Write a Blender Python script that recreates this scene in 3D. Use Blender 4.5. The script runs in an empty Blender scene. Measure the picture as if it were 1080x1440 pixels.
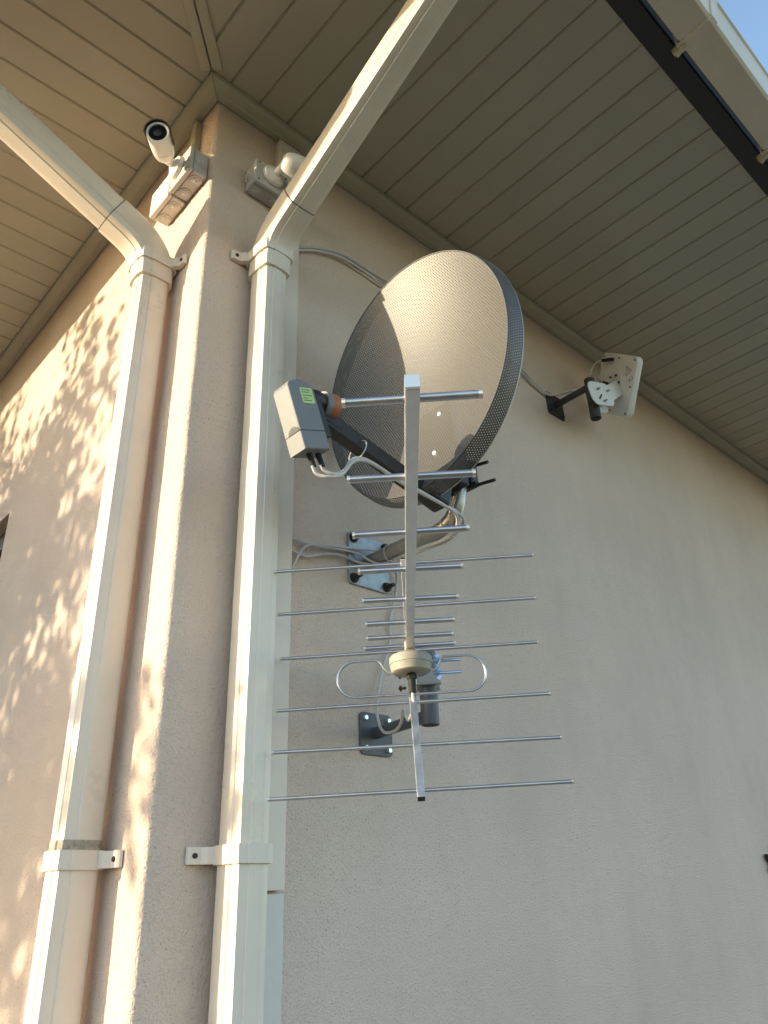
import bpy, bmesh, math, random
from mathutils import Vector, Matrix, noise
R = math.radians
rnd = random.Random(7)
scene = bpy.context.scene
COL = scene.collection

# ------------------------------------------------------------------ camera
CAMPOS = Vector((-0.701, -1.383, 1.6))
YAW, PITCH, ROLL, FPX = R(43.325), R(26.663), R(2.046), 1098.9
fw = Vector((math.sin(YAW)*math.cos(PITCH), math.cos(YAW)*math.cos(PITCH), math.sin(PITCH)))
rt = Vector((math.cos(YAW), -math.sin(YAW), 0))
dn = fw.cross(rt)
rt2 = rt*math.cos(ROLL) + dn*math.sin(ROLL)
dn2 = dn*math.cos(ROLL) - rt*math.sin(ROLL)
cd = bpy.data.cameras.new('camera')
cam = bpy.data.objects.new('camera', cd)
COL.objects.link(cam)
m = Matrix((rt2, -dn2, -fw)).transposed().to_4x4()
m.translation = CAMPOS
cam.matrix_world = m
cd.sensor_fit = 'HORIZONTAL'
cd.sensor_width = 36
cd.lens = 36*FPX/1080
cd.clip_start = 0.02
cd.clip_end = 2000
scene.camera = cam

# ------------------------------------------------------------------ sky and sun
SUN_EL = R(10.2)
SUN_DIR = Vector((-0.898, 0.44, 0)).normalized()*math.cos(SUN_EL) + Vector((0, 0, math.sin(SUN_EL)))
world = bpy.data.worlds.new('World')
scene.world = world
world.use_nodes = True
wn = world.node_tree.nodes
wl = world.node_tree.links
wn.clear()
wo = wn.new('ShaderNodeOutputWorld')
wb = wn.new('ShaderNodeBackground')
sky = wn.new('ShaderNodeTexSky')
sky.sky_type = 'NISHITA'
sky.sun_disc = False
sky.sun_elevation = SUN_EL
sky.sun_rotation = math.atan2(SUN_DIR.x, SUN_DIR.y)
sky.dust_density = 0.6
sky.ozone_density = 1.2
wb.inputs['Strength'].default_value = 0.15
wl.new(sky.outputs[0], wb.inputs[0])
wl.new(wb.outputs[0], wo.inputs[0])

sd = bpy.data.lights.new('sun', 'SUN')
sd.energy = 2.5
sd.angle = R(0.53)
sd.color = (1.0, 0.85, 0.58)
sun = bpy.data.objects.new('sun', sd)
COL.objects.link(sun)
sun.rotation_euler = (-SUN_DIR).to_track_quat('-Z', 'Y').to_euler()

vs = scene.view_settings
vs.view_transform = 'Standard'
vs.look = 'None'
vs.gamma = 1
vs.use_curve_mapping = False
vs.exposure = 1.70

# ------------------------------------------------------------------ materials
MATS = {}
def mat(name, color, rough=0.5, metal=0.0, spec=0.5, var=0.0, vscale=8.0, bump=None, rvar=0.0):
    """plain procedural material: base colour with noise variation and optional bump list of (scale, distance, kind)"""
    M = bpy.data.materials.new(name)
    M.use_nodes = True
    nt = M.node_tree
    n, l = nt.nodes, nt.links
    p = n['Principled BSDF']
    p.inputs['Roughness'].default_value = rough
    p.inputs['Metallic'].default_value = metal
    p.inputs['Specular IOR Level'].default_value = spec
    p.inputs['Base Color'].default_value = (*color, 1)
    tc = n.new('ShaderNodeTexCoord')
    geo = n.new('ShaderNodeNewGeometry')
    if var > 0:
        nz = n.new('ShaderNodeTexNoise')
        nz.inputs['Scale'].default_value = vscale
        nz.inputs['Detail'].default_value = 6
        nz.inputs['Roughness'].default_value = 0.65
        l.new(geo.outputs['Position'], nz.inputs['Vector'])
        mr = n.new('ShaderNodeMapRange')
        mr.inputs['From Min'].default_value = 0.3
        mr.inputs['From Max'].default_value = 0.7
        mr.inputs['To Min'].default_value = 1-var
        mr.inputs['To Max'].default_value = 1+var*0.6
        l.new(nz.outputs[0], mr.inputs[0])
        mx = n.new('ShaderNodeVectorMath')
        mx.operation = 'SCALE'
        mx.inputs[0].default_value = color
        l.new(mr.outputs[0], mx.inputs['Scale'])
        l.new(mx.outputs[0], p.inputs['Base Color'])
        if rvar:
            m2 = n.new('ShaderNodeMapRange')
            m2.inputs['From Min'].default_value = 0.3
            m2.inputs['From Max'].default_value = 0.7
            m2.inputs['To Min'].default_value = rough-rvar
            m2.inputs['To Max'].default_value = rough+rvar
            l.new(nz.outputs[0], m2.inputs[0])
            l.new(m2.outputs[0], p.inputs['Roughness'])
    if bump:
        prev = None
        for sc, dist in bump:
            nz = n.new('ShaderNodeTexNoise')
            nz.inputs['Scale'].default_value = sc
            nz.inputs['Detail'].default_value = 4
            l.new(geo.outputs['Position'], nz.inputs['Vector'])
            b = n.new('ShaderNodeBump')
            b.inputs['Distance'].default_value = dist
            b.inputs['Strength'].default_value = 1
            l.new(nz.outputs[0], b.inputs['Height'])
            if prev:
                l.new(prev.outputs[0], b.inputs['Normal'])
            prev = b
        l.new(prev.outputs[0], p.inputs['Normal'])
    MATS[name] = M
    return M

def stucco():
    M = mat('stucco', (0.77, 0.626, 0.535), 0.92, spec=0.2)
    nt = M.node_tree
    n, l = nt.nodes, nt.links
    p = n['Principled BSDF']
    g = n.new('ShaderNodeNewGeometry')
    # colour: broad mottling, rain streaks running down, small dark pits
    n1 = n.new('ShaderNodeTexNoise'); n1.inputs['Scale'].default_value = 1.6; n1.inputs['Detail'].default_value = 5
    l.new(g.outputs['Position'], n1.inputs['Vector'])
    mp = n.new('ShaderNodeVectorMath'); mp.operation = 'MULTIPLY'; mp.inputs[1].default_value = (7, 7, 0.55)
    l.new(g.outputs['Position'], mp.inputs[0])
    n2 = n.new('ShaderNodeTexNoise'); n2.inputs['Scale'].default_value = 1.0; n2.inputs['Detail'].default_value = 3
    l.new(mp.outputs[0], n2.inputs['Vector'])
    r1 = n.new('ShaderNodeMapRange'); r1.inputs[1].default_value = .3; r1.inputs[2].default_value = .7; r1.inputs[3].default_value = .90; r1.inputs[4].default_value = 1.05
    l.new(n1.outputs[0], r1.inputs[0])
    r2 = n.new('ShaderNodeMapRange'); r2.inputs[1].default_value = .35; r2.inputs[2].default_value = .7; r2.inputs[3].default_value = .985; r2.inputs[4].default_value = 1.015
    l.new(n2.outputs[0], r2.inputs[0])
    # pits: sparse, dark hollows in the float finish
    v = n.new('ShaderNodeTexNoise'); v.inputs['Scale'].default_value = 200; v.inputs['Detail'].default_value = 3; v.inputs['Roughness'].default_value = .6
    l.new(g.outputs['Position'], v.inputs['Vector'])
    pk = n.new('ShaderNodeMapRange'); pk.inputs[1].default_value = .33; pk.inputs[2].default_value = .40; pk.inputs[3].default_value = 0; pk.inputs[4].default_value = 1
    l.new(v.outputs[0], pk.inputs[0])
    dens = n.new('ShaderNodeTexNoise'); dens.inputs['Scale'].default_value = 3.2; dens.inputs['Detail'].default_value = 3
    l.new(g.outputs['Position'], dens.inputs['Vector'])
    dm = n.new('ShaderNodeMapRange'); dm.inputs[1].default_value = .42; dm.inputs[2].default_value = .68; dm.inputs[3].default_value = .88; dm.inputs[4].default_value = .42
    l.new(dens.outputs[0], dm.inputs[0])
    pc = n.new('ShaderNodeMix'); pc.data_type = 'FLOAT'
    l.new(pk.outputs[0], pc.inputs[0]); l.new(dm.outputs[0], pc.inputs[2]); pc.inputs[3].default_value = 1
    a = n.new('ShaderNodeMath'); a.operation = 'MULTIPLY'; l.new(r1.outputs[0], a.inputs[0]); l.new(r2.outputs[0], a.inputs[1])
    b = n.new('ShaderNodeMath'); b.operation = 'MULTIPLY'; l.new(a.outputs[0], b.inputs[0]); l.new(pc.outputs[0], b.inputs[1])
    sc = n.new('ShaderNodeVectorMath'); sc.operation = 'SCALE'; sc.inputs[0].default_value = (0.77, 0.626, 0.535)
    l.new(b.outputs[0], sc.inputs['Scale'])
    # brownish run marks and grey dusty patches with their own shape
    s1 = n.new('ShaderNodeVectorMath'); s1.operation = 'MULTIPLY'; s1.inputs[1].default_value = (5.5, 5.5, 1.3)
    l.new(g.outputs['Position'], s1.inputs[0])
    s2 = n.new('ShaderNodeTexNoise'); s2.inputs['Scale'].default_value = 1.0; s2.inputs['Detail'].default_value = 7; s2.inputs['Roughness'].default_value = .62
    l.new(s1.outputs[0], s2.inputs['Vector'])
    s3 = n.new('ShaderNodeMapRange'); s3.inputs[1].default_value = .56; s3.inputs[2].default_value = .74; s3.inputs[3].default_value = 0; s3.inputs[4].default_value = .14
    l.new(s2.outputs[0], s3.inputs[0])
    s4 = n.new('ShaderNodeMix'); s4.data_type = 'RGBA'; s4.blend_type = 'MULTIPLY'; s4.inputs[7].default_value = (.62, .54, .44, 1)
    l.new(s3.outputs[0], s4.inputs[0]); l.new(sc.outputs[0], s4.inputs[6])
    l.new(s4.outputs[2], p.inputs['Base Color'])
    # relief: grains + pits + gentle trowel waves
    gr = n.new('ShaderNodeTexNoise'); gr.inputs['Scale'].default_value = 330; gr.inputs['Detail'].default_value = 4
    l.new(g.outputs['Position'], gr.inputs['Vector'])
    gv = n.new('ShaderNodeTexNoise'); gv.inputs['Scale'].default_value = 9; gv.inputs['Detail'].default_value = 3
    l.new(g.outputs['Position'], gv.inputs['Vector'])
    b0 = n.new('ShaderNodeBump'); b0.inputs['Distance'].default_value = .008; l.new(gv.outputs[0], b0.inputs['Height'])
    b1 = n.new('ShaderNodeBump'); b1.inputs['Distance'].default_value = .0052; l.new(v.outputs[0], b1.inputs['Height']); l.new(b0.outputs[0], b1.inputs['Normal'])
    b2 = n.new('ShaderNodeBump'); b2.inputs['Distance'].default_value = .0026; l.new(gr.outputs[0], b2.inputs['Height']); l.new(b1.outputs[0], b2.inputs['Normal'])
    l.new(b2.outputs[0], p.inputs['Normal'])
    return M

def perforated():
    """dark painted steel sheet with real see-through round holes in a staggered grid (UV in metres)"""
    M = mat('perforated_steel', (0.085, 0.080, 0.076), 0.50, spec=0.75)
    nt = M.node_tree
    n, l = nt.nodes, nt.links
    p = n['Principled BSDF']
    out = n['Material Output']
    uv = n.new('ShaderNodeUVMap')
    sx = n.new('ShaderNodeSeparateXYZ'); l.new(uv.outputs[0], sx.inputs[0])
    def mth(op, a, b=None):
        k = n.new('ShaderNodeMath'); k.operation = op
        for i, q in enumerate((a, b)):
            if q is None: continue
            if isinstance(q, (int, float)): k.inputs[i].default_value = q
            else: l.new(q, k.inputs[i])
        return k.outputs[0]
    S = 0.0064
    u = mth('DIVIDE', sx.outputs[0], S)
    v = mth('DIVIDE', sx.outputs[1], S*0.866)
    row = mth('FLOOR', v)
    par = mth('MULTIPLY', mth('FLOORED_MODULO', row, 2.0), 0.5)
    fu = mth('SUBTRACT', mth('FRACT', mth('ADD', u, par)), 0.5)
    fv = mth('MULTIPLY', mth('SUBTRACT', mth('FRACT', v), 0.5), 0.866)
    d = mth('SQRT', mth('ADD', mth('MULTIPLY', fu, fu), mth('MULTIPLY', fv, fv)))
    hole = mth('LESS_THAN', d, 0.195)
    tr = n.new('ShaderNodeBsdfTransparent')
    mx = n.new('ShaderNodeMixShader')
    l.new(hole, mx.inputs[0]); l.new(p.outputs[0], mx.inputs[1]); l.new(tr.outputs[0], mx.inputs[2])
    l.new(mx.outputs[0], out.inputs[0])
    return M

stucco()
perforated()
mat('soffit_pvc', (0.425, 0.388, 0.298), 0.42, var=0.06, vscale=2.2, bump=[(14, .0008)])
def per_object_tone(name, amount):
    nt = MATS[name].node_tree
    n, l = nt.nodes, nt.links
    p = n['Principled BSDF']
    src = p.inputs['Base Color'].links[0].from_socket
    oi = n.new('ShaderNodeObjectInfo')
    mr = n.new('ShaderNodeMapRange'); mr.inputs[3].default_value = 1-amount; mr.inputs[4].default_value = 1+amount
    l.new(oi.outputs['Random'], mr.inputs[0])
    v = n.new('ShaderNodeVectorMath'); v.operation = 'SCALE'
    l.new(src, v.inputs[0]); l.new(mr.outputs[0], v.inputs['Scale'])
    l.new(v.outputs[0], p.inputs['Base Color'])
per_object_tone('soffit_pvc', .05)
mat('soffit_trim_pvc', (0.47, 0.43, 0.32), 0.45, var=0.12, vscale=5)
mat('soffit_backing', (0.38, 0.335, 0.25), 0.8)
mat('pipe_pvc', (0.73, 0.65, 0.56), 0.32, var=0.10, vscale=4, rvar=0.08, bump=[(18, .0006)])
mat('bracket_pvc', (0.72, 0.64, 0.56), 0.4, var=0.05, vscale=12)
mat('grime', (0.46, 0.40, 0.32), 0.9, var=0.65, vscale=45)
mat('fascia_metal', (0.022, 0.018, 0.015), 0.5, var=0.2, vscale=6)
mat('gutter_metal', (0.70, 0.635, 0.52), 0.33, var=0.08, vscale=5)
mat('roof_tile', (0.16, 0.07, 0.05), 0.7, var=0.2, vscale=4)
mat('box_grey', (0.50, 0.475, 0.47), 0.5, var=0.05, vscale=20)
mat('box_light', (0.66, 0.615, 0.58), 0.5, var=0.05, vscale=20)
mat('white_plastic', (0.80, 0.78, 0.74), 0.35, var=0.03, vscale=10)
mat('panel_white', (0.74, 0.74, 0.74), 0.4, var=0.05, vscale=14)
mat('glass_black', (0.006, 0.006, 0.008), 0.2, spec=0.25)
mat('black_plastic', (0.012, 0.012, 0.013), 0.45, var=0.2, vscale=30)
mat('rubber', (0.010, 0.010, 0.010), 0.7)
mat('aluminium', (0.56, 0.555, 0.585), 0.34, metal=1.0, var=0.08, vscale=26, rvar=0.08)
mat('aluminium_boom', (0.72, 0.71, 0.70), 0.42, metal=1.0, var=0.16, vscale=30, rvar=0.1)
mat('rod_end', (0.86, 0.82, 0.74), 0.4, metal=1.0)
mat('galvanised', (0.36, 0.40, 0.43), 0.5, metal=0.6, var=0.45, vscale=40, rvar=0.12)
mat('galvanised_tube', (0.42, 0.40, 0.36), 0.42, metal=0.85, var=0.22, vscale=24, rvar=0.1)
mat('grey_powder', (0.085, 0.092, 0.105), 0.5, var=0.08, vscale=20)
mat('dark_powder', (0.035, 0.036, 0.038), 0.5, var=0.1, vscale=20)
mat('zinc_blue', (0.48, 0.60, 0.78), 0.3, metal=1.0)
mat('zinc_bright', (0.80, 0.84, 0.90), 0.3, metal=0.7)
mat('rusty_bolt', (0.035, 0.028, 0.024), 0.7, var=0.4, vscale=80)
mat('lnb_grey', (0.19, 0.195, 0.20), 0.5, var=0.05, vscale=20)
mat('lnb_cap', (0.42, 0.135, 0.06), 0.5, var=0.15, vscale=40)
mat('sticker', (0.52, 0.66, 0.25), 0.4, var=0.12, vscale=60)
mat('ink', (0.10, 0.12, 0.06), 0.6)
mat('cable_white', (0.56, 0.53, 0.51), 0.45, var=0.12, vscale=20)
mat('cable_grey', (0.42, 0.40, 0.40), 0.45)
mat('dipole_box', (0.36, 0.335, 0.28), 0.5, var=0.15, vscale=60) #, 0.45, var=0.05, vscale=20)
mat('window_brown', (0.045, 0.030, 0.016), 0.45, var=0.2, vscale=10)
mat('grass_blades', (0.085, 0.076, 0.045), 0.9, var=0.35, vscale=2.5, bump=[(40, .03)])
mat('paving', (0.22, 0.20, 0.19), 0.85, var=0.2, vscale=3, bump=[(60, .004)])
mat('bark', (0.10, 0.075, 0.055), 0.9, var=0.3, vscale=12, bump=[(25, .01)])
mat('leaf', (0.055, 0.10, 0.025), 0.6, var=0.4, vscale=4)

# ------------------------------------------------------------------ builders
ORIG = {}
def thing(name, loc, label, cat, group=None):
    o = bpy.data.objects.new(name, None)
    COL.objects.link(o)
    o.empty_display_size = 0.05
    o.location = loc
    o['label'] = label
    o['category'] = cat
    if group: o['group'] = group
    ORIG[o] = Vector(loc)
    return o

def obj(name, bm, material, parent=None, smooth=False, label=None):
    bmesh.ops.recalc_face_normals(bm, faces=bm.faces)
    me = bpy.data.meshes.new(name)
    org = ORIG.get(parent, Vector((0, 0, 0)))
    bmesh.ops.translate(bm, verts=bm.verts, vec=-org)
    bm.to_mesh(me)
    bm.free()
    if smooth:
        for p in me.polygons: p.use_smooth = True
        try: me.set_sharp_from_angle(angle=R(38))
        except Exception: pass
    me.materials.append(MATS[material])
    o = bpy.data.objects.new(name, me)
    COL.objects.link(o)
    if parent:
        o.parent = parent
        ORIG[o] = org
    if label: o['label'] = label
    return o

def frame(x, y, z=None):
    """rotation matrix whose columns are the unit axes x, y, z"""
    x = Vector(x).normalized(); y = Vector(y).normalized()
    z = Vector(z).normalized() if z is not None else x.cross(y).normalized()
    return Matrix((x, y, z)).transposed()

def add_box(bm, size, c, rot=None, bev=0.0, seg=2):
    mt = Matrix.Translation(Vector(c)) @ (rot.to_4x4() if rot else Matrix()) @ Matrix.Diagonal((size[0], size[1], size[2], 1))
    r = bmesh.ops.create_cube(bm, size=1, matrix=mt)
    if bev:
        es = {e for v in r['verts'] for e in v.link_edges}
        bmesh.ops.bevel(bm, geom=list(es), offset=bev, segments=seg, affect='EDGES', profile=0.5)
    return bm

def box(size, c, rot=None, bev=0.0, seg=2):
    return add_box(bmesh.new(), size, c, rot, bev, seg)

def add_cyl(bm, p0, p1, r0, r1=None, seg=16, bev=0.0):
    p0, p1 = Vector(p0), Vector(p1)
    d = p1-p0
    r1 = r0 if r1 is None else r1
    q = d.to_track_quat('Z', 'Y').to_matrix().to_4x4()
    mt = Matrix.Translation((p0+p1)/2) @ q
    r = bmesh.ops.create_cone(bm, cap_ends=True, segments=seg, radius1=r0, radius2=r1, depth=d.length, matrix=mt)
    if bev:
        es = {e for v in r['verts'] for e in v.link_edges if len([f for f in e.link_faces if len(f.verts) > 4]) == 1}
        bmesh.ops.bevel(bm, geom=list(es), offset=bev, segments=2, affect='EDGES', profile=0.5)
    return bm

def cyl(p0, p1, r0, r1=None, seg=16, bev=0.0):
    return add_cyl(bmesh.new(), p0, p1, r0, r1, seg, bev)

def catmull(pts, n=8):
    pts = [Vector(p) for p in pts]
    P = [pts[0]*2-pts[1]] + pts + [pts[-1]*2-pts[-2]]
    out = []
    for i in range(1, len(P)-2):
        for k in range(n):
            t = k/n
            a, b, c, d = P[i-1], P[i], P[i+1], P[i+2]
            out.append(0.5*((2*b)+(c-a)*t+(2*a-5*b+4*c-d)*t*t+(3*b-a-3*c+d)*t*t*t))
    out.append(pts[-1])
    return out

def add_tube(bm, pts, r, seg=10, caps=True, radii=None):
    pts = [Vector(p) for p in pts]
    nrm = None
    rings = []
    for i, p in enumerate(pts):
        t = (pts[min(i+1, len(pts)-1)]-pts[max(i-1, 0)]).normalized()
        if nrm is None:
            nrm = t.orthogonal().normalized()
        else:
            nrm = (nrm - t*nrm.dot(t)).normalized()
        bn = t.cross(nrm)
        rr = radii[i] if radii else r
        rings.append([bm.verts.new(p+(nrm*math.cos(2*math.pi*k/seg)+bn*math.sin(2*math.pi*k/seg))*rr) for k in range(seg)])
    for a, b in zip(rings, rings[1:]):
        for k in range(seg):
            bm.faces.new((a[k], a[(k+1) % seg], b[(k+1) % seg], b[k]))
    if caps:
        bm.faces.new(rings[0][::-1]); bm.faces.new(rings[-1])
    return bm

def tube(pts, r, seg=10, smooth_n=0, radii=None):
    return add_tube(bmesh.new(), catmull(pts, smooth_n) if smooth_n else pts, r, seg, radii=radii)

def prism(poly, axis_from, axis_to):
    """poly: list of 3-D points (planar), extruded by vector"""
    bm = bmesh.new()
    d = Vector(axis_to)-Vector(axis_from)
    a = [bm.verts.new(Vector(p)) for p in poly]
    b = [bm.verts.new(Vector(p)+d) for p in poly]
    bm.faces.new(a[::-1]); bm.faces.new(b)
    for i in range(len(poly)):
        j = (i+1) % len(poly)
        bm.faces.new((a[i], a[j], b[j], b[i]))
    return bm

def rounded(w, h, r, n=4):
    out = []
    for cx, cy, a0 in ((w/2-r, h/2-r, 0), (-w/2+r, h/2-r, 90), (-w/2+r, -h/2+r, 180), (w/2-r, -h/2+r, 270)):
        for k in range(n+1):
            a = R(a0+90*k/n)
            out.append((cx+r*math.cos(a), cy+r*math.sin(a)))
    return out

def plate(w, h, t, c, rot, r, bev=0.0):
    """rounded plate: local x=w, y=h, z=t"""
    c = Vector(c)
    poly = [c + rot @ Vector((x, y, -t/2)) for x, y in rounded(w, h, r)]
    bm = prism(poly, (0, 0, 0), rot @ Vector((0, 0, t)))
    if bev:
        es = [e for e in bm.edges if any(len(f.verts) > 4 for f in e.link_faces)]
        bmesh.ops.bevel(bm, geom=es, offset=bev, segments=2, affect='EDGES', profile=0.5)
    return bm

def merge(*bms):
    out = bms[0]
    for b in bms[1:]:
        me = bpy.data.meshes.new('tmp')
        b.to_mesh(me); b.free()
        out.from_mesh(me)
        bpy.data.meshes.remove(me)
    return out

X, Y, Z = Vector((1, 0, 0)), Vector((0, 1, 0)), Vector((0, 0, 1))
ZS = 3.726          # soffit underside
OV = 0.909          # soffit depth
LEN = 7.0           # modelled length of each wall

# ------------------------------------------------------------------ ground
bm = bmesh.new()
bmesh.ops.create_grid(bm, x_segments=8, y_segments=8, size=400)
g = obj('ground', bm, 'grass_blades'); g['kind'] = 'structure'
bm = merge(box((LEN+1.2, 1.2, .10), (LEN/2-.6, -.6, .0)), box((1.2, LEN, .10), (-.6, LEN/2, .0)))
g = obj('pavement', bm, 'paving'); g['kind'] = 'structure'

# ------------------------------------------------------------------ house
house = thing('house', (0, 0, 0), 'cream rendered house corner with boarded soffit and dark fascia', 'house')
WY0, WY1, WZ0, WZ1 = 1.24, 2.44, 1.45, 2.85    # window opening in the left wall
def wall_mesh():
    bm = bmesh.new()
    prof = []
    ys = [LEN, 6, 5, 4, 3.2, WY1, 2.0, 1.6, WY1-1.2, 1.1, .9, .7, .5, .35, .22, .12, .06, .03]
    ys[8] = WY0
    for y in ys: prof.append((0, y, 0))
    rr = 0.012
    for k in range(5):
        a = R(90*k/4)
        prof.append((rr-rr*math.cos(a), rr-rr*math.sin(a), 1))
    for x in [.03, .06, .12, .22, .35, .5, .7, .9, 1.2, 1.6, 2, 2.6, 3.3, 4, 5, 6, LEN]: prof.append((x, 0, 0))
    zs = [0, .6, 1.0, WZ0] + [WZ0+.05*k for k in range(1, 28)] + [WZ1] + [WZ1+.05*k for k in range(1, 18)] + [3.735]
    grid = []
    for (x, y, c) in prof:
        col = []
        for z in zs:
            w = (noise.noise(Vector((x*3+5, y*3, z*7)))*.0022 + noise.noise(Vector((x*3, y*3+9, z*23)))*.0013) if (c or min(x+y, 9) < .3) else 0
            if c: v = Vector((x-w, y-w, z))
            else: v = Vector((x, y, z)) + (Vector((-w*.4, 0, 0)) if x == 0 else Vector((0, -w*.4, 0)))
            col.append(bm.verts.new(v))
        grid.append(col)
    for i in range(len(prof)-1):
        for j in range(len(zs)-1):
            y0, y1 = prof[i][1], prof[i+1][1]
            if prof[i][0] == 0 and prof[i+1][0] == 0 and min(y0, y1) > WY0-.001 and max(y0, y1) < WY1+.001 and zs[j] > WZ0-.001 and zs[j+1] < WZ1+.001:
                continue
            bm.faces.new((grid[i][j], grid[i+1][j], grid[i+1][j+1], grid[i][j+1]))
    # window reveal
    for q in (((WY0, WZ0), (WY0, WZ1)), ((WY0, WZ1), (WY1, WZ1)), ((WY1, WZ1), (WY1, WZ0)), ((WY1, WZ0), (WY0, WZ0))):
        a, b = q
        bm.faces.new([bm.verts.new(Vector(p)) for p in ((0, *a), (0, *b), (.12, *b), (.12, *a))])
    return bm
obj('wall', wall_mesh(), 'stucco', house, smooth=True)
# inner lining closes the shell
obj('wall_lining', merge(box((.02, LEN-.4, 3.73), (.36, LEN/2+.2, 1.865)), box((LEN-.4, .02, 3.73), (LEN/2+.2, .36, 1.865)),
    box((.02, LEN, 3.73), (LEN-.02, LEN/2+.1, 1.865)), box((LEN-.1, .02, 3.73), (LEN/2, LEN-.02, 1.865))), 'soffit_backing', house)
# window
fr = merge(box((.06, .07, WZ1-WZ0), (.07, WY0+.036, (WZ0+WZ1)/2), bev=.006), box((.06, .07, WZ1-WZ0), (.07, WY1-.036, (WZ0+WZ1)/2), bev=.006),
           box((.06, WY1-WY0-.145, .07), (.07, (WY0+WY1)/2, WZ1-.036), bev=.006), box((.06, WY1-WY0-.145, .07), (.07, (WY0+WY1)/2, WZ0+.036), bev=.006),
           box((.055, .06, WZ1-WZ0-.145), (.07, (WY0+WY1)/2, (WZ0+WZ1)/2), bev=.006))
win = obj('window', fr, 'window_brown', house)
for s in (-1, 1):
    obj('pane', box((.01, (WY1-WY0)/2-.107, WZ1-WZ0-.148), (.075, (WY0+WY1)/2+s*((WY1-WY0)/4-.003), (WZ0+WZ1)/2)), 'glass_black', win)
obj('sill', box((.16, WY1-WY0-.006, .03), (.03, (WY0+WY1)/2, WZ0+.017), bev=.005), 'gutter_metal', win)

# soffit: backing sheet + single boards
sof = obj('soffit', merge(box((LEN+OV, OV, .02), ((LEN-OV)/2, -OV/2, ZS+.0150)), box((OV, LEN-.002, .02), (-OV/2, LEN/2+.001, ZS+.0150))), 'soffit_backing', house)
BW, BT = 0.0962, 0.012
def board_profile(bm, u0, u1, place, e0, e1):
    """board between u0..u1 across, running between e0(u)..e1(u); place(u, e, z) -> point"""
    prof = [(u0, BT), (u0, .0035), (u0+.0035, 0), (u1-.0035, 0), (u1, .0035), (u1, BT)]
    a = [bm.verts.new(place(u, e0(u), ZS+z)) for u, z in prof]
    b = [bm.verts.new(place(u, e1(u), ZS+z)) for u, z in prof]
    for i in range(6):
        j = (i+1) % 6
        bm.faces.new((a[i], a[j], b[j], b[i]))
    bm.faces.new(a[::-1]); bm.faces.new(b)
    return bm
for side in (0, 1):
    place = (lambda u, e, z: Vector((u, -e, z))) if side == 0 else (lambda u, e, z: Vector((-e, u, z)))
    off = 0.005 if side == 0 else -0.005
    first = None
    for k in range(-9, 69):
        u0 = off+k*.1+.0019
        u1 = u0+BW
        if u0 < -OV+.01:
            u0 = -OV+.012
            if u1-u0 < .01: continue
        jz = rnd.uniform(-.0008, .0008)
        if k < 1:
            # mitred against the hip
            o = obj('soffit_board', board_profile(bmesh.new(), u0, u1, place, lambda u: max(.004, -u+.012), lambda u: OV-.002), 'soffit_pvc', sof)
            o.location.z += jz
        elif first is None:
            first = obj('soffit_board', board_profile(bmesh.new(), u0, u1, place, lambda u: .004, lambda u: OV-.002), 'soffit_pvc', sof)
            fk = k
        else:
            o = first.copy()
            COL.objects.link(o)
            o.parent = sof
            sh = (k-fk)*.1
            o.location = (sh, 0, jz) if side == 0 else (0, sh, jz)
# hip cover strips either side of the mitre seam
h = Vector((-1, -1, 0)).normalized()
pz = Vector((1, -1, 0)).normalized()
for s in (-1, 1):
    c = h*(.082+1.27)/2 + pz*s*.0165
    o = obj('hip_strip', box((1.27-.082, .029, .007), Vector((c.x, c.y, ZS-.0048)), frame(h, pz, Z), bev=.002), 'soffit_trim_pvc', sof)
# wall trim (cornice) with mitre at the corner
def cornice(side):
    prof = [(0.003, 3.698), (.022, 3.698), (.025, 3.7015), (.047, 3.7045), (.055, 3.710), (.057, 3.716), (.057, 3.7245), (0.003, 3.7245)]
    bm = bmesh.new()
    a, b = [], []
    for d, z in prof:
        if side == 0:
            a.append(bm.verts.new((-d+.0012, -d, z))); b.append(bm.verts.new((LEN, -d, z)))
        else:
            a.append(bm.verts.new((-d, -d+.0012, z))); b.append(bm.verts.new((-d, LEN, z)))
    n = len(prof)
    for i in range(n):
        j = (i+1) % n
        bm.faces.new((a[i], a[j], b[j], b[i]))
    bm.faces.new(a[::-1]); bm.faces.new(b)
    return bm
for s in (0, 1): obj('cornice_trim', cornice(s), 'soffit_trim_pvc', house)
# fascia boards
obj('fascia', box((LEN+OV+.06, .055, .19), ((LEN-OV-.06)/2, -OV-.0285, ZS+.09)), 'fascia_metal', house)
obj('fascia', box((.055, LEN+OV-.004, .19), (-OV-.0285, (LEN-OV)/2+.002, ZS+.09)), 'fascia_metal', house)
# roof
def roof():
    bm = bmesh.new()
    z0, z1 = ZS+.135, ZS+.135+.45*2.56
    e = OV+.15
    lo = [Vector((-e, -e, z0)), Vector((LEN, -e, z0)), Vector((LEN, 1.5, z1)), Vector((1.5, 1.5, z1))]
    hi = [v+Vector((0, 0, .05)) for v in lo]
    lo2 = [Vector((-e, -e, z0)), Vector((1.5, 1.5, z1)), Vector((1.5, LEN, z1)), Vector((-e, LEN, z0))]
    hi2 = [v+Vector((0, 0, .05)) for v in lo2]
    for L, H in ((lo, hi), (lo2, hi2)):
        a = [bm.verts.new(v) for v in L]; b = [bm.verts.new(v) for v in H]
        bm.faces.new(a[::-1]); bm.faces.new(b)
        for i in range(4):
            j = (i+1) % 4
            bm.faces.new((a[i], a[j], b[j], b[i]))
    # flat top closes the house
    a = [bm.verts.new(v) for v in (Vector((1.5, 1.5, z1)), Vector((LEN, 1.5, z1)), Vector((LEN, LEN, z1)), Vector((1.5, LEN, z1)))]
    bm.faces.new(a)
    return bm
obj('roof', roof(), 'roof_tile', house)
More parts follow.
